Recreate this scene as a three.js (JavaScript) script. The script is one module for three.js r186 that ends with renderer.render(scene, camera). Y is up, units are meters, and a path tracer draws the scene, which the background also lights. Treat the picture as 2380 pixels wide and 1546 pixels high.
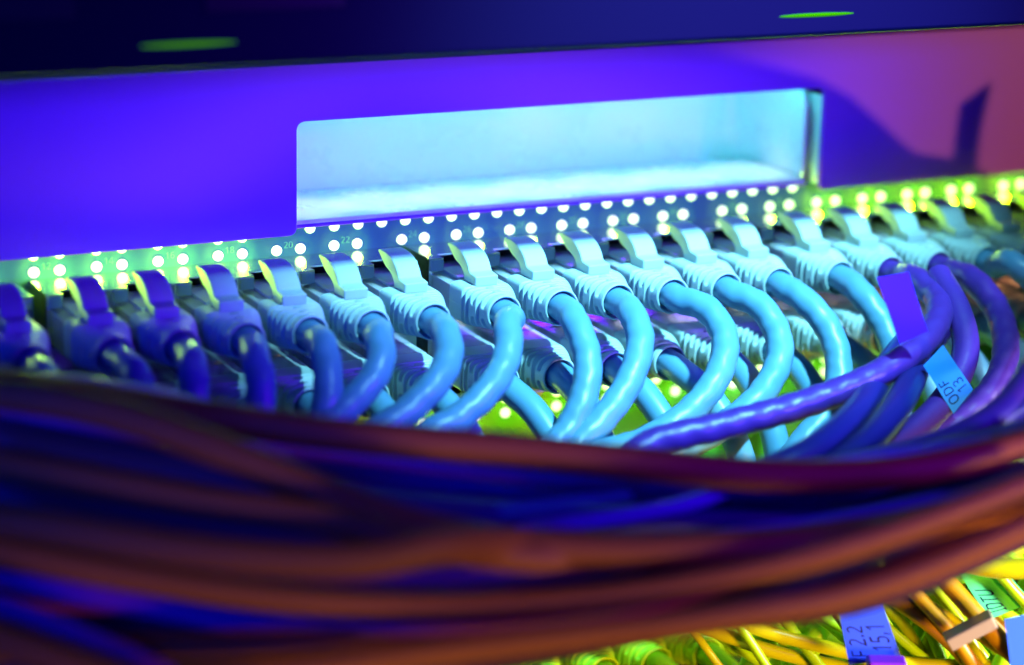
import * as THREE from 'three';
import { mergeGeometries } from 'three/addons/utils/BufferGeometryUtils.js';
import { RoundedBoxGeometry } from 'three/addons/geometries/RoundedBoxGeometry.js';
import { FontLoader } from 'three/addons/loaders/FontLoader.js';
import { TextGeometry } from 'three/addons/geometries/TextGeometry.js';
import { RectAreaLightUniformsLib } from 'three/addons/lights/RectAreaLightUniformsLib.js';

// ------------------------------------------------------------------ camera, lamps, exposure (code below works in millimetres)
const MM = 0.001, W = 2380, H = 1546, FPX = 5441.5;
const scene = new THREE.Scene();
scene.background = new THREE.Color().setRGB(0.0012, 0.0012, 0.016);
const yaw = 0.4674, pitch = 0.2725, roll = 0.0245, CAM = new THREE.Vector3(-217.77, 123.2, 473.16);
const FW = new THREE.Vector3(Math.sin(yaw) * Math.cos(pitch), -Math.sin(pitch), -Math.cos(yaw) * Math.cos(pitch));
const R0 = new THREE.Vector3().crossVectors(FW, new THREE.Vector3(0, 1, 0)).normalize(), U0 = new THREE.Vector3().crossVectors(R0, FW);
const RT = R0.clone().multiplyScalar(Math.cos(roll)).addScaledVector(U0, Math.sin(roll)), UP = U0.clone().multiplyScalar(Math.cos(roll)).addScaledVector(R0, -Math.sin(roll));
const camera = new THREE.PerspectiveCamera(2 * Math.atan(H / 2 / FPX) * 180 / Math.PI, W / H, 0.01, 10);
camera.position.copy(CAM).multiplyScalar(MM);
camera.setRotationFromMatrix(new THREE.Matrix4().makeBasis(RT, UP, FW.clone().negate()));
camera.focus = 0.512;
camera.userData.fStop = 5.8;
const renderer = new THREE.WebGLRenderer();
renderer.toneMapping = THREE.LinearToneMapping;
renderer.toneMappingExposure = 1;
renderer.shadowMap.enabled = true;
RectAreaLightUniformsLib.init();
const V = (x, y, z) => new THREE.Vector3(x, y, z);
const rgb = (r, g, b) => new THREE.Color().setRGB(r, g, b);
function spot(color, intensity, at, to, deg, penumbra, soft) {
  const l = new THREE.SpotLight(color, intensity, 0, deg * Math.PI / 180, penumbra, 2);
  l.position.copy(at).multiplyScalar(MM); l.target.position.copy(to).multiplyScalar(MM); l.castShadow = true; l.shadow.radius = soft;
  l.shadow.mapSize.set(2048, 2048); l.shadow.camera.near = 0.05; l.shadow.camera.far = 2;
  scene.add(l, l.target); return l;
}
// cyan-white lamp high in front of the rack: the shelf overhead keeps it off the panel
spot(rgb(0.29, 0.88, 1.0), 5.4, V(95, 458, 365), V(40, -4, 10), 10.5, 1, 0.7);
// violet fill added from the front, blue one from the left, violet over the cables
spot(rgb(0.12, 0.0, 1.0), 1.8, V(300, 140, 490), V(5, 18, 10), 12.5, 1, 2.5);
spot(rgb(0.0, 0.02, 1.0), 0.42, V(-300, 120, 460), V(-75, 24, 5), 15, 1, 3);
spot(rgb(0.08, 0.0, 1.0), 0.28, V(110, 210, 500), V(-5, -48, 105), 12, 1, 2);
// warm lamp low in front of the loose cables, another from the right on the end of the panel
spot(rgb(1.0, 0.50, 0.02), 1.0, V(120, -92, 430), V(45, -80, 125), 16, 1, 2);
spot(rgb(1.0, 0.48, 0.03), 0.36, V(-10, -95, 440), V(-65, -92, 125), 15.5, 1, 2);
spot(rgb(1.0, 0.40, 0.16), 0.55, V(430, 40, 420), V(150, 26, 4), 8, 0.6, 0.2);
// daylight-coloured lamp low on the right over the bottom unit
spot(rgb(0.95, 1.0, 0.85), 1.5, V(240, 40, 330), V(82, -98, 45), 14, 0.7, 1.5);

// ------------------------------------------------------------------ helpers
let seed = 7;
const rnd = () => { seed = (seed * 1664525 + 1013904223) >>> 0; return seed / 4294967296; };
const ray = (px, py) => FW.clone().addScaledVector(RT, (px - W / 2) / FPX).addScaledVector(UP, -(py - H / 2) / FPX);
const atZ = (px, py, z) => { const d = ray(px, py); return CAM.clone().addScaledVector(d, (z - CAM.z) / d.z); };       // photo pixel on a plane parallel to the panel
const atD = (px, py, D) => CAM.clone().addScaledVector(ray(px, py), D);                                               // photo pixel at a distance
const used = {};
const numbered = (n) => { used[n] = (used[n] ?? -1) + 1; return used[n] ? `${n}_${String(used[n]).padStart(3, '0')}` : n; };
function mesh(name, geo, mat, parent) {            // geometry in mm
  geo = geo.clone(); geo.scale(MM, MM, MM);
  const m = new THREE.Mesh(geo, mat); m.name = parent ? name : numbered(name); m.castShadow = m.receiveShadow = true;
  (parent ?? scene).add(m); return m;
}
const place = (o, x, y, z) => { o.position.set(x * MM, y * MM, z * MM); return o; };
function thing(name, label, category, group, x = 0, y = 0, z = 0) {
  const o = new THREE.Group(); o.name = numbered(name); o.userData = { label, category }; if (group) o.userData.group = group;
  place(o, x, y, z); scene.add(o); return o;
}
function tag(o, label, category, group, kind) { o.userData = { label, category }; if (group) o.userData.group = group; if (kind) o.userData.kind = kind; return o; }
const box = (x0, x1, y0, y1, z0, z1, r = 0) => {
  const w = x1 - x0, h = y1 - y0, d = z1 - z0;
  const g = r ? new RoundedBoxGeometry(w, h, d, 2, r) : new THREE.BoxGeometry(w, h, d);
  g.translate((x0 + x1) / 2, (y0 + y1) / 2, (z0 + z1) / 2); return g;
};
const join = (list) => mergeGeometries(list.map((g) => { const n = g.index ? g.toNonIndexed() : g; for (const k of Object.keys(n.attributes)) if (!['position', 'normal', 'uv'].includes(k)) n.deleteAttribute(k); return n; }));
function extrude(shape, depth, bevel = 0, z = 0, segs = 12) {
  const g = new THREE.ExtrudeGeometry(shape, { depth: depth - 2 * bevel, bevelEnabled: bevel > 0, bevelSize: bevel, bevelThickness: bevel, bevelSegments: 2, bevelOffset: -bevel, curveSegments: segs });
  g.translate(0, 0, z + bevel); return g;
}
function tube(points, r, seg = 90, sides = 20) {
  return new THREE.TubeGeometry(new THREE.CatmullRomCurve3(points, false, 'centripetal'), seg, r, sides, false);
}
// fine noise and brushed textures: relief and gloss only
function noiseTexture(w, h, f) {
  const d = new Uint8Array(w * h * 4);
  for (let y = 0; y < h; y++) for (let x = 0; x < w; x++) { const v = Math.max(0, Math.min(255, f(x, y))); const i = (y * w + x) * 4; d[i] = d[i + 1] = d[i + 2] = v; d[i + 3] = 255; }
  const t = new THREE.DataTexture(d, w, h); t.magFilter = t.minFilter = THREE.LinearFilter; t.wrapS = t.wrapT = THREE.RepeatWrapping; t.needsUpdate = true; return t;
}
const grain = []; for (let i = 0; i < 256 * 256; i++) grain.push(rnd());
const gr = (x, y) => grain[((y & 255) << 8) | (x & 255)];
const smoothGrain = (x, y, s) => { const X = x / s, Y = y / s, i = Math.floor(X), j = Math.floor(Y), a = X - i, b = Y - j, u = a * a * (3 - 2 * a), v = b * b * (3 - 2 * b), m = 256 / s; const q = (p, r) => gr(((p % m) + m) % m, ((r % m) + m) % m); return (q(i, j) * (1 - u) + q(i + 1, j) * u) * (1 - v) + (q(i, j + 1) * (1 - u) + q(i + 1, j + 1) * u) * v; };
const fineNoise = noiseTexture(256, 256, (x, y) => 255 * (0.45 * gr(x, y) + 0.35 * smoothGrain(x, y, 4) + 0.2 * smoothGrain(x, y, 16)));
const brushed = noiseTexture(256, 256, (x, y) => 90 + 90 * (0.5 * gr(x >> 5, y) + 0.3 * smoothGrain(x >> 3, y, 2) + 0.3 * smoothGrain(x, y, 32)));
const blotches = noiseTexture(256, 256, (x, y) => 70 + 170 * (0.5 * smoothGrain(x, y, 64) + 0.3 * smoothGrain(x, y, 16) + 0.2 * smoothGrain(x, y, 4)));
const rep = (t, u, v = u) => { const c = t.clone(); c.repeat.set(u, v); c.needsUpdate = true; return c; };
const std = (name, c, roughness, metalness = 0, extra = {}) => { const m = new THREE.MeshPhysicalMaterial({ color: rgb(...c), roughness, metalness, ...extra }); m.name = name; return m; };

const M = {
  boot: std('boot_plastic', [0.37, 0.50, 0.54], 0.5, 0, { bumpMap: rep(fineNoise, 3), bumpScale: 0.00003 }),
  jacket: std('cable_jacket', [0.09, 0.25, 0.42], 0.38),
  clear: std('clear_plug', [0.75, 0.78, 0.95], 0.12, 0, { transmission: 0.55, ior: 1.5, thickness: 0.0012 }),
  pins: std('gold_pins', [0.8, 0.6, 0.25], 0.3, 1),
  panel: std('panel_paint', [0.22, 0.025, 0.75], 0.55, 0, { bumpMap: rep(fineNoise, 40), bumpScale: 0.00002 }),
  floor: std('tray_enamel', [0.82, 0.84, 0.84], 0.45, 0, { roughnessMap: rep(blotches, 12) }),
  loop: std('shaded_jacket', [0.06, 0.02, 0.26], 0.38, 0, { bumpMap: rep(blotches, 12, 1), bumpScale: 0.0001 }),  // pale cable jacket darkened to blue: shade put into its colour
  plate: std('faceplate_paint', [0.015, 0.06, 0.24], 0.5, 0, { specularIntensity: 0.4, bumpMap: rep(fineNoise, 40), bumpScale: 0.00003 }),
  shield: std('nickel_shield', [0.72, 0.72, 0.70], 0.28, 1, { roughnessMap: rep(brushed, 40, 40), bumpMap: rep(brushed, 40, 40), bumpScale: 0.00001 }),
  tab: std('port_plastic', [0.16, 0.22, 0.34], 0.35),
  inner: std('port_interior', [0.012, 0.012, 0.02], 0.5),
  print: std('plate_print', [0.06, 0.2, 0.26], 0.5),
  led: std('led_lens', [0.7, 0.9, 0.6], 0.2, 0, { emissive: rgb(0.95, 1.0, 0.80), emissiveIntensity: 1.25 }),
  over: std('shelf_enamel', [0.001, 0.0004, 0.028], 0.5, 0, { specularIntensity: 0.3 }),
  overReflection: std('reflection_glow', [0.02, 0.1, 0.0], 0.6, 0, { specularIntensity: 0, emissive: rgb(0.16, 0.9, 0.0), emissiveIntensity: 0.26 }),
  back: std('cabinet_back', [0.01, 0.01, 0.02], 0.8),
  orange: std('rust_jacket', [0.45, 0.18, 0.03], 0.55, 0, { bumpMap: rep(blotches, 10, 1), bumpScale: 0.00012 }),
  navy: std('navy_jacket', [0.015, 0.015, 0.18], 0.35),
  violet: std('violet_jacket', [0.17, 0.015, 0.75], 0.4),
  lime: std('lime_boot', [0.40, 0.66, 0.01], 0.5),
  limeCable: std('lime_jacket', [0.30, 0.60, 0.005], 0.35),
  limePlate: std('green_plate_paint', [0.05, 0.26, 0.01], 0.5),
  amber: std('amber_jacket', [0.40, 0.22, 0.005], 0.35),
  yellow: std('yellow_jacket', [0.46, 0.52, 0.005], 0.3),
  added_downlight: std('added_downlight_glow', [0.9, 0.9, 0.9], 0.4, 0, { emissive: rgb(1, 1, 1), emissiveIntensity: 1 }),
  tie: std('cable_tie', [0.26, 0.21, 0.22], 0.35),
};
const font = await new FontLoader().loadAsync('fonts/droid/droid_sans_regular.typeface.json');

// ------------------------------------------------------------------ setting
tag(mesh('cabinet_back_wall', box(-420, 520, -330, 160, -52, -46), M.back), 'black rear wall of the equipment cabinet', 'wall', null, 'structure');

// ------------------------------------------------------------------ ports
const P = 13.97, GAP = 2.85;
const portX = (k) => (k - 6) * P + GAP * (Math.floor(k / 6) - 1);       // k = 0 is the port under number 14
const ledX = (k) => { const i = k + 1; return (i - 6) * 13.657 - 7.64 + 2.89 * (Math.floor(i / 6) - 1); };
const YU = -8.7, YL = -24.3;                                            // axes of the upper and lower plug rows

// LED: domed lens in a small bezel with a lamp inside
const lensGeo = (() => { const p = []; for (let i = 0; i <= 8; i++) { const a = i / 8 * Math.PI / 2; p.push(new THREE.Vector2(1.18 * Math.cos(a), 0.2 + 0.75 * Math.sin(a))); } p.unshift(new THREE.Vector2(1.18, -0.5)); p.push(new THREE.Vector2(0, 0.95)); const g = new THREE.LatheGeometry(p, 24); g.rotateX(Math.PI / 2); return g; })();
function addLed(parent, x, y, power) {
  place(mesh('indicator_led', lensGeo, M.led, parent), x, y, 0);
  if (power) {
    const l = new THREE.PointLight(rgb(0.50, 1.0, 0.0), power, 0, 2); l.shadow.radius = 0.05; l.castShadow = true; l.shadow.mapSize.set(256, 256);
    l.position.set(x * MM, y * MM, 0.5 * MM); parent.add(l);
  }
}
function gangFront(nPorts) {                                            // sheet-metal front with a T-shaped mouth for every port of both rows
  const w0 = -P / 2, w1 = (nPorts - 0.5) * P, s = new THREE.Shape();
  s.moveTo(w0, -31.8); 
  for (let i = 0; i < nPorts; i++) { const x = i * P; s.lineTo(x - 3.5, -31.8); s.lineTo(x - 3.5, -28.6); s.lineTo(x - 5.95, -28.6); s.lineTo(x - 5.95, -20.2); s.lineTo(x + 5.95, -20.2); s.lineTo(x + 5.95, -28.6); s.lineTo(x + 3.5, -28.6); s.lineTo(x + 3.5, -31.8); }
  s.lineTo(w1, -31.8); s.lineTo(w1, -1.5);
  for (let i = nPorts - 1; i >= 0; i--) { const x = i * P; s.lineTo(x + 3.5, -1.5); s.lineTo(x + 3.5, -4.6); s.lineTo(x + 5.95, -4.6); s.lineTo(x + 5.95, -12.9); s.lineTo(x - 5.95, -12.9); s.lineTo(x - 5.95, -4.6); s.lineTo(x - 3.5, -4.6); s.lineTo(x - 3.5, -1.5); }
  s.lineTo(w0, -1.5);
  return extrude(s, 0.6, 0, 13.2);
}
function gangTop(nPorts, y) {                                           // shield top with a notch over every latch
  const s = new THREE.Shape(), w0 = -P / 2, w1 = (nPorts - 0.5) * P;
  s.moveTo(w0, 0.05); s.lineTo(w0, 13.2);
  for (let i = 0; i < nPorts; i++) { const x = i * P; s.lineTo(x - 3.5, 13.2); s.lineTo(x - 3.5, 10.2); s.lineTo(x + 3.5, 10.2); s.lineTo(x + 3.5, 13.2); }
  s.lineTo(w1, 13.2); s.lineTo(w1, 0.05);
  const g = extrude(s, 0.35, 0, 0); g.rotateX(Math.PI / 2); g.translate(0, y, 0); return g;
}
function uvMM(g, k = 1) {                                               // uv in metres from the two largest axes of each face
  const p = g.attributes.position, n = g.attributes.normal, u = g.attributes.uv;
  for (let i = 0; i < p.count; i++) { const a = Math.abs(n.getX(i)), b = Math.abs(n.getY(i)), c = Math.abs(n.getZ(i)); const [s, t] = b >= a && b >= c ? [p.getX(i), p.getZ(i)] : a > c ? [p.getZ(i), p.getY(i)] : [p.getX(i), p.getY(i)]; u.setXY(i, s * MM * k, t * MM * k); }
  return g;
}
const tabL = box(-P / 2 + 0.15, -3.7, -4.3, -1.75, 11.4, 14.6, 0.22), tabR = box(3.7, P / 2 - 0.25, -4.2, -1.9, 10.8, 13.9, 0.2);
const springGeo = join([box(-1.0, 1.0, -13.9, -13.55, 13.6, 18.2), box(-1.0, 1.0, -15.6, -13.55, 13.6, 14.0), box(-0.6, 0.6, -14.5, -13.9, 17.8, 18.2)]);
const gangTopGeo = uvMM(gangTop(6, -1.5)), gangFrontGeo = uvMM(gangFront(6)), gangSide = uvMM(box(-P / 2, -P / 2 + 0.3, -31.5, -1.85, 0.05, 13.2)), gangBottom = uvMM(box(-P / 2, 5.5 * P, -31.8, -31.5, 0.05, 13.2));
const gangInner = join([box(-P / 2 + 0.3, 5.5 * P - 0.3, -31.4, -1.9, 0.1, 1.5), ...[0, 1, 2, 3, 4].map((i) => box((i + 0.5) * P - 0.7, (i + 0.5) * P + 0.7, -31.4, -4.9, 1.5, 13.1)), box(-P / 2 + 0.3, 5.5 * P - 0.3, -20, -13.2, 1.5, 13.1)]);
function makeSwitch(label, y, gangs, ledKs, power, numbers, plate = M.limePlate, z = 0) {
  const t = thing('network_switch', label, 'network switch', 'stacked network switches', 0, y, z);
  mesh('faceplate', uvMM(box(-300, 330, -36.2, 5.6, -1.4, 0)), plate, t);
  mesh('chassis', box(-296, 326, -36, 5.4, -46, -1.5), M.inner, t);
  for (const g of gangs) {
    const b = new THREE.Group(); b.name = 'port_block'; place(b, portX(g * 6), 0, 0); t.add(b);
    mesh('shield_top', gangTopGeo, M.shield, b); mesh('shield_side', gangSide, M.shield, b); place(mesh('shield_side', gangSide, M.shield, b), 6 * P - 0.3, 0, 0); mesh('shield_front', gangFrontGeo, M.shield, b);
    mesh('shield_bottom', gangBottom, M.shield, b); mesh('port_interior', gangInner, M.inner, b);
    for (let i = 0; i < 6; i++) {
      place(mesh('latch_guide', tabL, M.tab, b), i * P, 0, 0); place(mesh('latch_guide', tabR, M.tab, b), i * P, 0, 0);
      place(mesh('ground_spring', springGeo, M.shield, b), i * P, 0, 0);
    }
  }
  for (const k of ledKs) {
    const pw = numbers && k > 2 && k < 13 ? power * 0.3 : numbers && k <= 1 ? power * 1.2 : power;      // middle port lights dimmed to keep the plate there blue
    addLed(t, ledX(k), 0, pw); addLed(t, ledX(k) + 5.61, 0, pw);
    if (!numbers || ledX(k) < -38) { addLed(t, ledX(k), 3.75, 0); addLed(t, ledX(k) + 5.61, 3.75, 0); }
    if (numbers) {
      const g = new TextGeometry(String(14 + 2 * k), { font, size: 1.45, depth: 0.06, curveSegments: 4 }); g.computeBoundingBox();
      g.translate(-(g.boundingBox.max.x + g.boundingBox.min.x) / 2, 0, 0.01);
      place(mesh('port_number', g, M.print, t), ledX(k) + 2.8, 0.35, 0);
    }
  }
  if (numbers) for (let i = 0; i < 23; i++) addLed(t, -29.92 + 5.777 * i, 4.5, 0);
  return t;
}
const range = (a, b) => Array.from({ length: b - a + 1 }, (_, i) => a + i);
makeSwitch('switch with white-lit ports numbered 12 to 48 under the notched violet panel', 0, [-1, 0, 1, 2], range(-2, 18), 0.0012, true, M.plate);
makeSwitch('middle switch behind the loose orange cables, glimpsed by its green lights', -44.45, [], range(5, 13), 0.00035, false);
makeSwitch('bottom switch holding the lime green plugs', -88.9, [0, 1, 2], range(5, 16), 0, false);

// ------------------------------------------------------------------ plug
function bootGeometry(simple) {
  const Z0 = 22, Z1 = 38, nA = simple ? 64 : 112, rows = [];
  const sec = (z) => {                                                   // half width, half height, squareness
    const t = THREE.MathUtils.smoothstep(z, 28.2, 38), e = THREE.MathUtils.smoothstep(z, 21.9, 22.6);
    return [THREE.MathUtils.lerp(6.0, 4.15, t) - 0.35 * (1 - e), THREE.MathUtils.lerp(4.25, 4.15, t) - 0.35 * (1 - e), THREE.MathUtils.lerp(7, 2, Math.pow(t, 0.6))];
  };
  const slots = [29.3, 30.95, 32.6, 34.25, 35.9];
  const groove = (z, a) => {
    let d = 0;
    const top = Math.abs(Math.sin(a)), side = Math.abs(Math.cos(a));
    slots.forEach((s, i) => {
      const w = Math.max(0, 1 - Math.pow(Math.abs(z - s) / 0.5, 6));
      const m = i === 0 ? 1 : i % 2 ? 1 - THREE.MathUtils.smoothstep(top, 0.955, 0.985) : 1 - THREE.MathUtils.smoothstep(side, 0.93, 0.975);
      d = Math.max(d, w * m);
    });
    return d * 0.85;
  };
  const nz = simple ? 50 : 110;
  for (let i = 0; i <= nz; i++) { const z = Z0 + (Z1 - Z0 - 0.35) * i / nz; rows.push([z, 1, 0]); }
  const pos = [], idx = [], all = [];
  const pushRow = (f) => { all.push(pos.length / 3); for (let j = 0; j < nA; j++) { const a = j / nA * Math.PI * 2; const [x, y, z] = f(a); pos.push(x, y, z); } };
  pushRow(() => [0, 0, Z0]); pushRow((a) => { const [w, h, n] = sec(Z0); const c = Math.cos(a), s = Math.sin(a), r = Math.pow(Math.pow(Math.abs(c) / w, n) + Math.pow(Math.abs(s) / h, n), -1 / n); return [r * c * 0.98, r * s * 0.98, Z0]; });
  for (const [z] of rows) pushRow((a) => {
    const [w, h, n] = sec(z), c = Math.cos(a), s = Math.sin(a), r = Math.pow(Math.pow(Math.abs(c) / w, n) + Math.pow(Math.abs(s) / h, n), -1 / n);
    const f = (r - groove(z, a)) ; return [f * c, f * s, z];
  });
  for (const [r, z] of [[4.02, Z1 - 0.12], [3.9, Z1], [3.72, Z1 - 0.04], [3.6, Z1 - 0.3], [3.55, Z1 - 2.6], [2.9, Z1 - 2.7]]) pushRow((a) => [r * Math.cos(a), r * Math.sin(a), z]);
  for (let i = 0; i + 1 < all.length; i++) for (let j = 0; j < nA; j++) { const a = all[i] + j, b = all[i] + (j + 1) % nA, c = all[i + 1] + j, d = all[i + 1] + (j + 1) % nA; idx.push(a, b, c, b, d, c); }
  const g = new THREE.BufferGeometry(); g.setAttribute('position', new THREE.Float32BufferAttribute(pos, 3)); g.setIndex(idx); g.computeVertexNormals();
  g.setAttribute('uv', new THREE.Float32BufferAttribute(new Float32Array(pos.length / 3 * 2).map((_, i) => i % 2 ? pos[(i >> 1) * 3 + 2] * 0.1 : Math.atan2(pos[(i >> 1) * 3 + 1], pos[(i >> 1) * 3]) * 0.5), 2));
  return g;
}
const bootGeo = bootGeometry(false), bootGeoFar = bootGeometry(true);
const seamGeo = join([-1, 1].map((s) => box(s * 6.02 - 0.06, s * 6.02 + 0.06, -0.1, 0.1, 22.4, 28.6)));
const hoodGeo = (() => {                                                 // latch hood: profile in z and y, relative to the plug axis
  const o = -YU, s = new THREE.Shape();
  s.moveTo(22.9, -4.6 + o); s.lineTo(28.9, -4.5 + o); s.lineTo(28.95, -2.75 + o); s.quadraticCurveTo(28.95, -2.4 + o, 28.6, -2.38 + o); s.lineTo(26.3, -2.15 + o);
  s.quadraticCurveTo(25.7, -2.1 + o, 25.4, -1.6 + o); s.bezierCurveTo(24.6, -0.1 + o, 23.2, 1.0 + o, 21.0, 1.7 + o); s.bezierCurveTo(19, 2.25 + o, 16.6, 2.3 + o, 14.5, 2.05 + o);
  s.quadraticCurveTo(13.9, 1.85 + o, 14.3, 1.45 + o); s.bezierCurveTo(16.0, 0.6 + o, 17.3, -0.9 + o, 19.4, -1.3 + o); s.bezierCurveTo(21.2, -1.7 + o, 22.3, -2.3 + o, 22.9, -3.6 + o); s.closePath();
  const g = extrude(s, 5.5, 0.32, -2.75, 10); g.rotateY(-Math.PI / 2); return g;     // x,y,z -> -z: profile z axis goes to +z after the turn below
})();
hoodGeo.applyMatrix4(new THREE.Matrix4().makeScale(1, 1, 1));
const plugGeo = join([box(-5.8, 5.8, -3.9, 3.5, 3, 22.2, 0.3), box(-2.9, 2.9, 3.6, 4.3, 8, 21, 0.2)]);
const plugDetail = join([box(-4.6, 4.6, 3.52, 3.75, 14.5, 19.5), ...range(0, 7).map((i) => box(-3.8 + i * 1.02, -3.4 + i * 1.02, 2.2, 3.4, 4, 9))]);
const ridgeGeo = box(-1.2, 1.2, 6.26, 6.36, 27.3, 27.5);
function addPlug(t, x, y, flip, simple, boot = M.boot) {
  const g = new THREE.Group(); g.name = 'plug'; place(g, x, y, 0); if (flip) g.rotation.z = Math.PI; t.add(g);
  const b = mesh('boot', simple ? bootGeoFar : bootGeo, boot, g); if (!simple) mesh('mould_seam', seamGeo, boot, g);
  mesh('latch_hood', hoodGeo, boot, g); mesh('plug_body', plugGeo, M.clear, g);
  return g;
}
// the wire leaves its boot along +z, then goes through photo points [px, py, z]
function wire(x, y, pts, r = 3.05) {
  const list = [V(x, y, 33), V(x, y, 37.5), V(x, y - 0.15, 41)];
  for (const [px, py, z] of pts) list.push(atZ(px, py, z));
  const curve = new THREE.CatmullRomCurve3(list, false, 'centripetal'), len = curve.getLength(), n = Math.round(len / 0.55), g = new THREE.TubeGeometry(curve, n, r, 24, false);
  const p = g.attributes.position, q = g.attributes.normal;               // twisted pairs show through the jacket
  for (let i = 0; i < p.count; i++) { const row = Math.floor(i / 25), a = (i % 25) / 24 * Math.PI * 2, s = row * len / n, d = s < 9 ? 0 : 0.07 * Math.sin(2 * Math.PI * s / 6.2 + a * 2) + 0.04 * Math.sin(2 * Math.PI * s / 3.7 - a * 3 + x); p.setXYZ(i, p.getX(i) + q.getX(i) * d, p.getY(i) + q.getY(i) * d, p.getZ(i) + q.getZ(i) * d); }
  g.computeVertexNormals();
  for (let row = 0; row <= n; row++) { const i = row * 25, j = i + 24, v = V(q.getX(i) + q.getX(j), q.getY(i) + q.getY(j), q.getZ(i) + q.getZ(j)).normalize(); q.setXYZ(i, v.x, v.y, v.z); q.setXYZ(j, v.x, v.y, v.z); }
  return g;
}
const upper = {
  '-1': [[100, 880, 50], [112, 950, 54], [100, 1060, 58], [60, 1200, 60]],
  0: [[312, 868, 49], [328, 915, 54], [330, 980, 57], [310, 1100, 60]],
  1: [[447, 850, 50], [452, 905, 54], [445, 985, 57], [410, 1100, 60]],
  2: [[593, 835, 49], [606, 885, 54], [602, 960, 57], [570, 1080, 60]],
  3: [[748, 800, 48], [760, 850, 53], [762, 910, 57], [745, 985, 60], [690, 1080, 62]],
  4: [[879, 785, 48], [886, 830, 53], [868, 878, 56], [831, 922, 58], [775, 975, 61], [690, 1030, 63]],
  5: [[1036, 775, 48], [1044, 815, 53], [1032, 860, 57], [1000, 905, 60], [935, 965, 62], [840, 1030, 64]],
  6: [[1179, 755, 48], [1182, 805, 53], [1165, 862, 57], [1130, 912, 60], [1070, 968, 62], [960, 1035, 64]],
  7: [[1340, 755, 47], [1362, 815, 53], [1366, 870, 57], [1352, 935, 60], [1320, 1000, 62], [1250, 1080, 64]],
  8: [[1472, 735, 47], [1488, 785, 53], [1480, 840, 57], [1455, 900, 60], [1405, 970, 63], [1320, 1060, 65]],
  9: [[1638, 715, 47], [1678, 765, 53], [1685, 820, 58], [1662, 885, 62], [1605, 955, 65], [1500, 1025, 67], [1350, 1080, 69]],
  10: [[1762, 708, 47], [1803, 765, 53], [1813, 825, 58], [1788, 890, 62], [1730, 955, 65], [1620, 1025, 67], [1450, 1090, 69]],
  11: [[1872, 700, 47], [1920, 755, 53], [1946, 820, 58], [1948, 890, 62], [1915, 965, 65], [1850, 1050, 67]],
  12: [[2008, 690, 48], [2048, 745, 53], [2076, 810, 58], [2080, 880, 62], [2050, 960, 65], [1980, 1050, 67]],
  13: [[2125, 648, 52], [2176, 690, 62], [2180, 745, 72], [2130, 812, 80], [2020, 880, 84], [1850, 945, 85], [1680, 990, 84], [1480, 1050, 82]],
  14: [[2262, 652, 52], [2318, 722, 62], [2338, 800, 72], [2322, 880, 80], [2250, 965, 85], [2120, 1045, 87], [1950, 1110, 88]],
  15: [[2350, 610, 50], [2410, 660, 56], [2450, 740, 62], [2460, 850, 68]],
  16: [[2450, 600, 48], [2510, 650, 56], [2550, 760, 62]],
};
const WORDS = ['ten', 'twelve', 'fourteen', 'sixteen', 'eighteen', 'twenty', 'twenty-two', 'twenty-four', 'twenty-six', 'twenty-eight', 'thirty', 'thirty-two', 'thirty-four', 'thirty-six', 'thirty-eight', 'forty', 'forty-two', 'forty-four', 'forty-six', 'forty-eight'];
const numberOf = (k) => WORDS[k + 2];
for (const k in upper) { const l = upper[k], e = l[l.length - 1]; l.push([e[0] - 80, e[1] + 130, e[2] + 1]); }
for (const k of range(-1, 17)) {
  const t = thing('patch_cable', `pale patch cable plugged in under printed number ${numberOf(k)}`, 'patch cable', 'upper row of patch cables');
  if (k >= 15) t.userData.label = ['blurred pale patch cable third from the end of the port row', 'blurred pale patch cable next to last in the port row', 'blurred pale patch cable at the very end of the port row'][k - 15];
  addPlug(t, portX(k), YU, false, k > 14);
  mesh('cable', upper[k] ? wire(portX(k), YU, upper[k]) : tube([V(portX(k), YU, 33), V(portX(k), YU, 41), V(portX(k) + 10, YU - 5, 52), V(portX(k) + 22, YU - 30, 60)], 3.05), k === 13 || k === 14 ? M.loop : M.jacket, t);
}
for (const k of range(0, 17)) {
  const t = thing('patch_cable', `pale patch cable in the lower port, straight below number ${numberOf(k)}`, 'patch cable', 'lower row of patch cables');
  const x = portX(k), s = (rnd() - 0.5) * 6 + (k > 4 ? 5 : 0);
  addPlug(t, x, YL, true, k > 14 || k < 4);
  mesh('cable', tube([V(x, YL, 33), V(x, YL, 37.5), V(x + 0.1, YL - 0.5, 42), V(x + s * 0.3, YL - 3.5, 49), V(x + s * 0.7, YL - 12, 57), V(x + s, YL - 26, 61), V(x + s * 0.6, YL - 44, 62)], 3.05), M.jacket, t);
}
// lime plugs of the two switches below
for (const k of range(5, 15)) {
  for (const [row, y, flip] of [['upper', YU - 88.9, false]]) {
    const t = thing('lime_patch_cable', `lime green patch cable plugged in the bottom switch, place ${k - 4} of its row`, 'patch cable', 'lime cables of the bottom switch');
    addPlug(t, portX(k), y, flip, false, M.lime);
    mesh('cable', tube([V(portX(k), y, 33), V(portX(k), y, 41), V(portX(k) + 3, y - 5, 52), V(portX(k) + 8, y - 25, 60), V(portX(k) + 8, y - 60, 62)], 3), M.limeCable, t);
    t.userData.label = 'ribbed lime green plug and cable in the bottom switch';
  }
}

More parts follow.
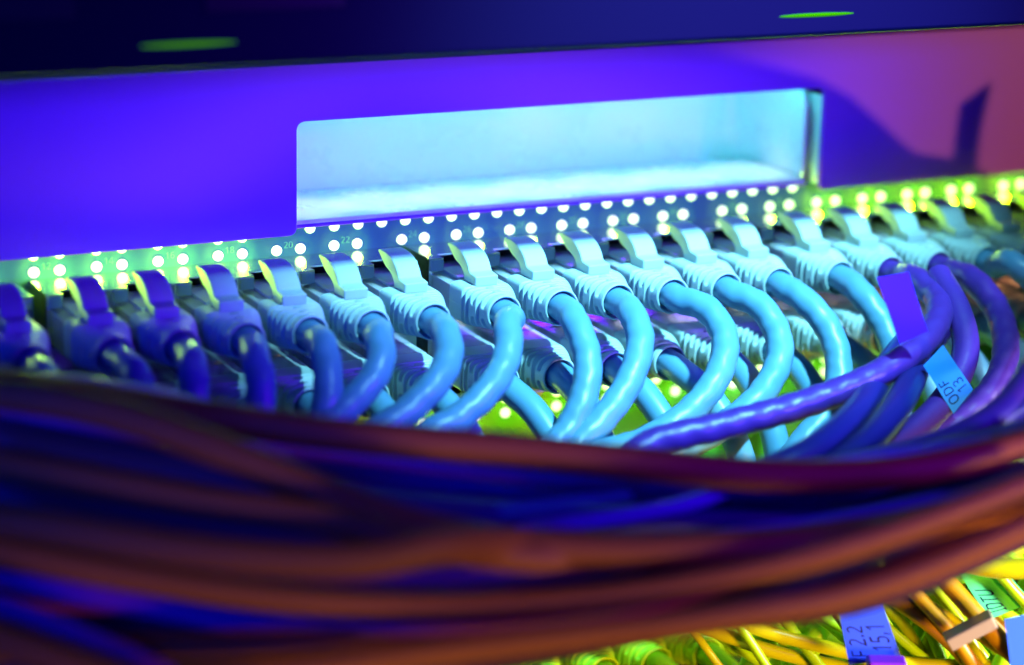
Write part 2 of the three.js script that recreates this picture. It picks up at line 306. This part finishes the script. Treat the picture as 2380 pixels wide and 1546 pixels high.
// ------------------------------------------------------------------ notched panel with its lit tray
{
  const t = thing('cover_panel', 'violet sheet-metal panel with a wide notch and a white tray behind it', 'panel');
  const L = -300, Rr = 330, T = 41.8, B = 4.0, xl = -34.5, xr = 102.5, N = 29.3, r = 2.2, s = new THREE.Shape();
  s.moveTo(L, B); s.lineTo(xl - r, B); s.quadraticCurveTo(xl, B, xl, B + r); s.lineTo(xl, N - r); s.quadraticCurveTo(xl, N, xl + r, N);
  s.lineTo(xr - r, N); s.quadraticCurveTo(xr, N, xr, N - r); s.lineTo(xr, B + r * 0.6); s.quadraticCurveTo(xr, B, xr + r * 0.6, B); s.lineTo(Rr, B); s.lineTo(Rr, T); s.lineTo(L, T); s.closePath();
  mesh('front_plate', uvMM(extrude(s, 1.2, 0.2, 2.8)), M.panel, t);
  mesh('top_flange', uvMM(box(L, Rr, T - 1.2, T - 0.02, -40, 2.78)), M.panel, t);
  mesh('notch_flange', uvMM(box(xr + 0.02, xr + 1.2, B + 1.4, N - r, -7, 2.78)), M.floor, t);
  // tray: floor with a turned-down lip, back wall, rounded right end
  const tr = new THREE.Group(); tr.name = 'tray'; t.add(tr);
  const FL = 6.9, BK = -26.5, XR = 99.3;
  mesh('tray_floor', uvMM(box(-60, XR, FL - 1, FL, BK, 2.0, 0.2)), M.floor, tr);
  mesh('tray_lip', uvMM(box(-60, XR + 0.6, 5.05, FL - 1.02, 1.1, 2.0, 0.2)), M.panel, tr);
  mesh('tray_back', uvMM(box(-60, XR, FL + 0.02, 39, BK - 1, BK)), M.floor, tr);
  { // rounded end wall
    const e = new THREE.Shape(); e.moveTo(BK, FL + 0.02); e.lineTo(-0.5, FL + 0.02); e.quadraticCurveTo(0.4, FL + 0.3, 0.4, FL + 2); e.lineTo(0.4, 22); e.quadraticCurveTo(0.4, 27, -4, 29.5); e.lineTo(-4, 39); e.lineTo(BK, 39); e.closePath();
    const g = extrude(e, 1, 0.2, 0); g.rotateY(-Math.PI / 2); g.translate(XR + 1, 0, 0); mesh('tray_end', uvMM(g), M.floor, tr);
  }
  { // curved corner between back and end wall
    const q = 7, e = new THREE.Shape(); e.moveTo(XR - q, -BK - 0.02); e.quadraticCurveTo(XR - 0.02, -BK - 0.02, XR - 0.02, -BK - q); e.lineTo(XR - 0.02, -BK - 0.02); e.closePath();
    const g = extrude(e, 31.6, 0, FL + 0.3); g.rotateX(-Math.PI / 2); mesh('tray_corner', uvMM(g), M.floor, tr);
  }
  mesh('tray_roof', uvMM(box(-60, XR, 39.05, 39.9, BK, 2)), M.floor, tr);
  // added lamp strip, out of sight behind the panel, lighting the tray's back wall
  const lp = thing('added_lamp_strip', 'added cool white light strip hidden behind the violet panel to light its tray', 'lamp');
  const cx = 34, len = 130;
  const body = mesh('strip_housing', box(-len / 2, len / 2, -1.2, 1.2, -0.6, 0.6, 0.2), M.tab, lp), face = mesh('strip_lens', box(-len / 2 + 1, len / 2 - 1, -1, 1, 0.62, 0.8), std('strip_glow', [0.8, 0.9, 0.9], 0.4, 0, { emissive: rgb(0.3, 0.9, 1), emissiveIntensity: 1.5 }), lp);
  lp.position.set(cx * MM, 33.5 * MM, 1.6 * MM);
  lp.rotation.y = Math.PI; const tilt = 0.85; lp.rotation.x = -tilt;                      // lens looks to -z and a little down
  const l = new THREE.RectAreaLight(rgb(0.02, 0.84, 1.0), 22, (len - 2) * MM, 2 * MM);
  l.position.set(cx * MM, (33.5 - 1.2 * Math.sin(tilt)) * MM, (1.6 - 1.2 * Math.cos(tilt)) * MM); l.lookAt(cx * MM, (33.5 - 20 * Math.sin(tilt)) * MM, (1.6 - 20 * Math.cos(tilt)) * MM);
  l.castShadow = true; scene.add(l);
  // unseen downlights added under the tray roof to whiten its floor
  const dl = thing('added_downlight_row', 'added row of small unseen downlights whitening the tray floor', 'lamp');
  mesh('rail', box(-34, 94, 38, 39, -11, -7, 0.2), M.tab, dl);
  for (let i = 0; i < 7; i++) {
    const x = -28 + i * 19.5, g = new THREE.CylinderGeometry(1.4, 1.4, 0.5, 20); place(mesh('added_downlight', g, M.added_downlight, dl), x, 37.7, -9);
    spot(rgb(1, 1, 1), 0.0017, V(x, 37.2, -9), V(x, 0, -9), 27, 0.5, 0.06);
  }
}
// ------------------------------------------------------------------ shelf unit overhead
{
  const t = thing('overhead_unit', 'dark navy rack unit overhanging the violet panel, with two glowing green reflection streaks', 'rack unit');
  const yb = 51.7, z = 60;
  mesh('housing', box(-320, 360, yb, yb + 60, 22, z, 1.2), M.over, t);
  mesh('rear_housing', box(-320, 360, yb + 8, yb + 60, -46, 21.95), M.over, t);
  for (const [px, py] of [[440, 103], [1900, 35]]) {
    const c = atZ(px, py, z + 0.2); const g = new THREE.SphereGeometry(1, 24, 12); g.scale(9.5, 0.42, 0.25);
    place(mesh('reflection_streak', g, M.overReflection, t), c.x, c.y, z);  // emissive streak painting a green LED reflection on the housing
  }
  const c = atZ(640, -6, z); mesh('display_window', box(c.x - 14, c.x + 14, c.y - 2.4, c.y + 6, z - 0.5, z + 0.4, 0.2), std('dim_display', [0.001, 0.006, 0.01], 0.5), t);
  const d = atZ(60, 10, z); mesh('socket_recess', box(d.x - 14, d.x + 9, d.y - 3, d.y + 12, z - 0.4, z + 0.3, 0.2), M.inner, t);
}
// ------------------------------------------------------------------ unseen plate added beyond the right edge, cut to shadow the panel
{
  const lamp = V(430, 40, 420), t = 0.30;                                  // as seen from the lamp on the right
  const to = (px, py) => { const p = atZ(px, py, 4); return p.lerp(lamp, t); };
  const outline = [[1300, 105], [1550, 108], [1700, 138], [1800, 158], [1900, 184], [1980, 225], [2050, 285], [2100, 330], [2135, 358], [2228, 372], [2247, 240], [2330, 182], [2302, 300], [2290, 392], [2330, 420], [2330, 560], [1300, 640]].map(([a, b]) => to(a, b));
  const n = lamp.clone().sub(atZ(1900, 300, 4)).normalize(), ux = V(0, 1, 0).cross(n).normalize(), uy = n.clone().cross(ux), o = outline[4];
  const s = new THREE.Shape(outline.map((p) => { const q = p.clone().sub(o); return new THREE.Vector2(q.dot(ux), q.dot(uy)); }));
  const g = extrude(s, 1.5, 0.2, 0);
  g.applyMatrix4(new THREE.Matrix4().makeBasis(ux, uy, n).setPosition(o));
  tag(mesh('shadow_plate', g, M.over), 'unseen dark plate added to cast the curved shadow on the panel', 'shadow plate');
}

// ------------------------------------------------------------------ loose cables in front: [px, py, distance]
const loose = (name, mat, label, group, pts, r = 3.05) => tag(mesh(name, tube(pts.map((p) => atD(...p)), r, 140, 24), mat), label, 'cable', group);
const G1 = 'loose orange cables';
for (const [label, r, pts] of [
  ['topmost rust orange cable, running just below the pale plug cables', 3.1, [[-120, 880, 415], [150, 915, 415], [450, 965, 418], [800, 1012, 420], [1190, 1046, 424], [1500, 1078, 426], [1800, 1106, 428], [2080, 1098, 430], [2250, 1068, 432], [2500, 1000, 434]]],
  ['rust orange cable that dips steeply from under the topmost one', 3.0, [[-120, 905, 392], [100, 930, 392], [300, 975, 394], [520, 1050, 396], [760, 1150, 398], [1000, 1232, 400], [1300, 1276, 402], [1700, 1275, 404], [2000, 1250, 407], [2250, 1190, 410], [2500, 1105, 412]]],
  ['rust orange cable lying above the thick glowing orange bend', 2.7, [[-120, 1060, 388], [150, 1105, 388], [450, 1160, 389], [750, 1205, 390], [1000, 1265, 392], [1250, 1298, 400], [1500, 1285, 410], [1900, 1262, 418], [2300, 1180, 424], [2500, 1120, 426]]],
  ['thick rust orange cable with a glowing upward bend', 3.2, [[-120, 1195, 376], [100, 1225, 376], [400, 1275, 378], [650, 1300, 380], [850, 1300, 382], [1020, 1270, 386], [1250, 1270, 404], [1500, 1278, 412], [1900, 1256, 420], [2300, 1180, 426], [2500, 1115, 428]]],
  ['rust orange cable sagging below the violet cables', 2.6, [[-120, 1260, 404], [300, 1340, 400], [700, 1395, 396], [1000, 1412, 396], [1250, 1405, 396], [1500, 1378, 397], [1800, 1318, 399], [2050, 1248, 402], [2300, 1160, 405], [2500, 1080, 408]]],
  ['lowest long rust orange cable, passing over the lime plugs', 2.5, [[300, 1600, 386], [800, 1545, 386], [1100, 1508, 388], [1400, 1472, 390], [1555, 1454, 391], [1750, 1425, 393], [1939, 1392, 396], [2150, 1325, 399], [2380, 1225, 402], [2560, 1130, 405]]],
  ['thin rust orange cable over the lowest long one', 2.2, [[-120, 1520, 400], [300, 1505, 398], [560, 1500, 396], [750, 1500, 396], [900, 1510, 397], [1150, 1500, 398], [1400, 1474, 400], [1800, 1418, 404], [2400, 1222, 412]]],
  ['rust orange cable plunging steeply beside the brightest violet cable', 3.0, [[-120, 1450, 372], [60, 1510, 372], [250, 1580, 372], [420, 1660, 372]]],
]) loose('loose_cable', M.orange, label, G1, pts, r);
const G2 = 'loose violet cables', L2 = 'violet cable glimpsed behind the loose orange cables';
for (const [pts, r] of [
  [[[-120, 900, 432], [150, 905, 436], [460, 962, 440], [620, 1030, 440], [790, 1095, 442], [950, 1125, 444], [1100, 1135, 446], [1500, 1165, 448], [2000, 1120, 452], [2450, 1015, 454]], 2.9],
  [[[-120, 930, 434], [500, 1000, 440], [900, 1035, 446], [1130, 1052, 446], [1380, 1072, 446], [1650, 1105, 446], [1900, 1125, 448], [2100, 1105, 450], [2450, 1012, 452]], 2.2],
  [[[-120, 955, 432], [500, 1025, 438], [850, 1060, 440], [1050, 1085, 440], [1300, 1110, 440], [1600, 1135, 440], [1850, 1150, 440], [2100, 1105, 440], [2450, 1015, 442]], 2.4],
  [[[-120, 985, 432], [250, 1040, 436], [420, 1085, 436], [520, 1112, 436], [700, 1150, 438], [900, 1185, 440], [1300, 1230, 446], [1800, 1240, 452], [2450, 1115, 456]], 2.2],
  [[[-120, 1225, 410], [250, 1290, 410], [400, 1318, 410], [560, 1345, 411], [750, 1362, 413], [1000, 1350, 415], [1300, 1322, 417], [1560, 1288, 419], [1800, 1255, 424], [2450, 1120, 430]], 2.1],
  [[[-120, 1400, 420], [300, 1400, 420], [700, 1385, 418], [1000, 1360, 418], [1250, 1338, 419], [1420, 1318, 420], [1600, 1270, 424], [1900, 1225, 432], [2450, 1115, 436]], 2.2],
  [[[-100, 1340, 402], [100, 1368, 402], [300, 1400, 403], [520, 1440, 405], [900, 1465, 408], [1400, 1420, 412], [2000, 1258, 418], [2450, 1105, 420]], 2.2],
  [[[-100, 1390, 384], [0, 1420, 384], [150, 1472, 384], [300, 1535, 385], [450, 1610, 386]], 2.4],
  [[[1200, 1235, 432], [1450, 1200, 430], [1600, 1170, 430], [1720, 1125, 432], [1900, 1090, 438], [2300, 1030, 446]], 1.6],
]) loose('violet_cable', M.violet, L2, G2, pts, r);
const G3 = 'navy cables in the depth', L3 = 'dark navy cable deep behind the loose cables';
for (const [pts, r] of [
  [[[-100, 1000, 430], [300, 1080, 430], [800, 1170, 432], [1300, 1215, 436], [1700, 1210, 440], [2100, 1215, 444], [2450, 1112, 446]], 4],
  [[[-100, 1300, 420], [400, 1380, 420], [900, 1440, 422], [1400, 1430, 424], [1800, 1330, 428], [2100, 1235, 430], [2450, 1105, 432]], 4],
  [[[-100, 1440, 425], [300, 1460, 425], [800, 1490, 426], [1200, 1460, 428], [1600, 1385, 430], [2000, 1260, 433], [2450, 1105, 436]], 4],
  [[[-100, 1130, 432], [400, 1240, 432], [900, 1320, 434], [1400, 1350, 436], [1800, 1290, 438], [2450, 1130, 440]], 5],
  [[[-100, 1075, 436], [400, 1160, 436], [900, 1240, 438], [1400, 1280, 440], [1800, 1270, 442], [2450, 1140, 444]], 5],
  [[[-100, 1200, 436], [400, 1290, 436], [900, 1380, 438], [1300, 1390, 440], [1800, 1285, 442], [2450, 1120, 444]], 5],
  [[[-100, 1530, 410], [300, 1545, 412], [800, 1540, 416], [1200, 1500, 420], [1600, 1428, 424], [2000, 1375, 427], [2450, 1195, 430]], 4],
  [[[2480, 860, 480], [2300, 990, 466], [2150, 1045, 462], [1950, 1090, 458], [1700, 1110, 455], [1300, 1140, 450]], 3],
  [[[2190, 760, 530], [2140, 830, 515], [2112, 900, 495], [2066, 975, 478], [1990, 1050, 466], [1850, 1130, 458], [1500, 1190, 450]], 3],
  [[[2120, 780, 530], [2058, 860, 512], [2015, 930, 488], [1950, 1000, 472], [1860, 1062, 462], [1700, 1120, 456], [1300, 1180, 450]], 3],
  [[[2450, 1000, 452], [1980, 1120, 450], [1800, 1180, 446], [1600, 1215, 442], [1300, 1230, 440], [900, 1225, 440]], 3.4],
  [[[2480, 985, 456], [2300, 1060, 452], [2100, 1140, 448], [1850, 1190, 446], [1500, 1210, 446]], 3.2],
]) loose('navy_cable', M.navy, L3, G3, pts, r);
const G6 = 'shade-darkened loops';
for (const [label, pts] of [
  ['widest shade-darkened cable loop by the end of the port row', [[2520, 600, 520], [2450, 720, 498], [2405, 850, 480], [2330, 955, 468], [2190, 1032, 460], [2000, 1085, 456], [1700, 1140, 450]]],
  ['shade-darkened cable loop dropping behind the handwritten blue tag', [[2180, 640, 530], [2225, 720, 520], [2245, 810, 512], [2215, 900, 505], [2150, 980, 495], [2040, 1060, 480], [1900, 1130, 468]]],
  ['shade-darkened cable loop leaving past the end of the port row', [[2560, 700, 520], [2490, 820, 500], [2430, 930, 486], [2310, 1020, 474], [2120, 1082, 464], [1900, 1130, 458]]],
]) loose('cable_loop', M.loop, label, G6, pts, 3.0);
// lime and amber cables of the lower units
const G4 = 'lime cables', L4 = 'glossy lime green cable hanging below the port rows';
for (let i = 0; i < 15; i++) {
  const x = 1900 + i * 42 + (rnd() - 0.5) * 50, lean = 150 + rnd() * 160, D = 512 + rnd() * 20, sw = (rnd() - 0.5) * 70;
  loose('lime_cable', i % 4 === 2 ? M.yellow : M.limeCable, L4, G4, [[x + lean, 960 + rnd() * 60, D + 12], [x + lean * 0.6 + sw, 1110, D + 6], [x + lean * 0.3, 1230 + rnd() * 30, D], [x - lean * 0.2 - sw * 0.5, 1370, D], [x - lean * 0.5, 1490, D], [x - lean * 0.7, 1610, D]], 1.7 + rnd() * 1.4);
}
const G5 = 'amber cables', L5 = 'slim amber yellow cable crossing in front of the lime plugs';
for (const [mat, pts, r] of [
  [M.yellow, [[1560, 1430, 506], [1680, 1475, 506], [1800, 1515, 506], [2000, 1560, 506]], 1.5],
  [M.yellow, [[1640, 1420, 502], [1760, 1462, 502], [1880, 1495, 502], [2035, 1530, 502], [2150, 1545, 502], [2300, 1550, 502]], 1.5],
  [M.amber, [[2050, 1370, 502], [2130, 1425, 500], [2210, 1490, 498], [2280, 1570, 498]], 2.0],
  [M.amber, [[2120, 1370, 498], [2210, 1470, 496], [2290, 1590, 496]], 1.6],
  [M.amber, [[2190, 1340, 496], [2270, 1430, 494], [2400, 1570, 494]], 2.0],
  [M.amber, [[2230, 1370, 506], [2320, 1460, 506], [2420, 1560, 506]], 2.0],
  [M.yellow, [[2250, 1310, 494], [2330, 1322, 492], [2450, 1318, 490]], 2.2],
  [M.limeCable, [[2080, 1340, 510], [2150, 1440, 508], [2200, 1560, 508]], 1.4],
  [M.yellow, [[2000, 1370, 512], [2090, 1440, 510], [2170, 1570, 510]], 1.3],
  [M.limeCable, [[1850, 1400, 514], [1950, 1470, 512], [2050, 1580, 512]], 1.3],
  [M.yellow, [[2140, 1330, 504], [2230, 1440, 502], [2300, 1570, 502]], 1.2],
  [M.limeCable, [[2180, 1310, 512], [2300, 1400, 508], [2420, 1480, 506]], 1.6],
  [M.yellow, [[2230, 1290, 508], [2340, 1370, 506], [2450, 1440, 504]], 1.3],
]) loose('amber_cable', mat, L5, G5, pts, r);
for (let i = 0; i < 16; i++) {                                             // thin fan below the lowest orange cable
  const x = 1600 + i * 52 + (rnd() - 0.5) * 40, y = 1470 - i * 13, d = 120 + rnd() * 180, D = 498 + rnd() * 14;
  loose('thin_lime_cable', i % 3 ? M.limeCable : M.yellow, 'thin yellow-green cable in the fan below the loose cables', 'thin cable fan', [[x - 90, y - 110, D + 6], [x, y - 10, D], [x + d * 0.5, y + 70 + rnd() * 30, D], [x + d, y + 190, D]], 0.8 + rnd() * 0.5);
}

// ------------------------------------------------------------------ written tags
function flag(label, quad, lines, paper, D, ink = '#0a0a3c') {
  const [a, b, c, d] = quad.map(([x, y]) => atD(x, y, D));                  // corners: start of first line, ...
  const cv = document.createElement('canvas'); cv.width = 512; cv.height = 256; const x = cv.getContext('2d');
  x.fillStyle = paper; x.fillRect(0, 0, 512, 256); x.fillStyle = ink; x.font = 'italic 128px sans-serif'; x.textAlign = 'left'; x.textBaseline = 'middle';
  lines.forEach((l, i) => x.fillText(l, 30 + i * 20, 72 + i * 112));
  const t = new THREE.CanvasTexture(cv); t.colorSpace = THREE.SRGBColorSpace;
  const n = new THREE.Vector3().crossVectors(b.clone().sub(a), d.clone().sub(a)).normalize().multiplyScalar(-0.12);
  const g = new THREE.BufferGeometry(), P8 = [a, b, c, d, ...[a, b, c, d].map((p) => p.clone().add(n))];
  const f = [[0, 3, 2, 1], [4, 5, 6, 7], [0, 1, 5, 4], [1, 2, 6, 5], [2, 3, 7, 6], [3, 0, 4, 7]], pos = [], uv = [], U = [[0, 1], [1, 1], [1, 0], [0, 0]];
  for (const q of f) for (const k of [0, 1, 2, 0, 2, 3]) { pos.push(...P8[q[k]].toArray()); uv.push(...U[q[k] % 4]); }
  g.setAttribute('position', new THREE.Float32BufferAttribute(pos, 3)); g.setAttribute('uv', new THREE.Float32BufferAttribute(uv, 2)); g.computeVertexNormals();
  const m = new THREE.MeshPhysicalMaterial({ map: t, roughness: 0.6, specularIntensity: 0.2 }); m.name = 'tag_paper';
  return tag(mesh('cable_tag', g, m), label, 'tag');
}
flag('blue paper tag with handwritten ODF 13 between the dark cable loops', [[2216, 962], [2146, 850], [2192, 802], [2262, 905]], ['ODF', '13'], '#2f86e8', 497);
flag('slim teal tag lying between the loose orange cables', [[1170, 1200], [1150, 1172], [1462, 1140], [1472, 1160]], ['', ''], '#3fb8a8', 416);
flag('plain violet tag on the pale cable near the end of the port row', [[2092, 800], [2038, 645], [2112, 632], [2156, 770]], ['', ''], '#4a12e6', 492);
flag('blue tag with handwritten F 2.2 and 15,1 over the amber cables', [[1974, 1546], [1946, 1402], [2044, 1385], [2094, 1528]], ['F 2.2', '15,1'], '#2a4cff', 493);
flag('teal tag with blurred writing among the lime cables', [[2300, 1440], [2230, 1335], [2330, 1320], [2400, 1400]], ['IDTU', ''], '#58d890', 502);
flag('blank blue tag at the end of the amber cables', [[2350, 1560], [2335, 1440], [2440, 1415], [2460, 1560]], ['', ''], '#2f5cff', 490);
{
  const c = atD(2255, 1465, 488), g = box(-5.5, 5.5, -1.5, 1.5, -2.4, 2.4, 0.5); g.rotateZ(0.55); g.rotateY(-yaw); g.translate(c.x, c.y, c.z);
  tag(mesh('cable_tie', g, M.tie), 'pinkish plastic tie clamped round the amber cables', 'cable tie');
  const c2 = atD(2060, 1548, 489), g2 = box(-4, 4, -1.6, 1.6, -2.4, 2.4, 0.6); g2.rotateY(-yaw); g2.translate(c2.x, c2.y, c2.z);
  tag(mesh('cable_tie', g2, M.violet), 'violet plastic tie at the foot of the 15,1 tag', 'cable tie');
}
renderer.render(scene, camera);
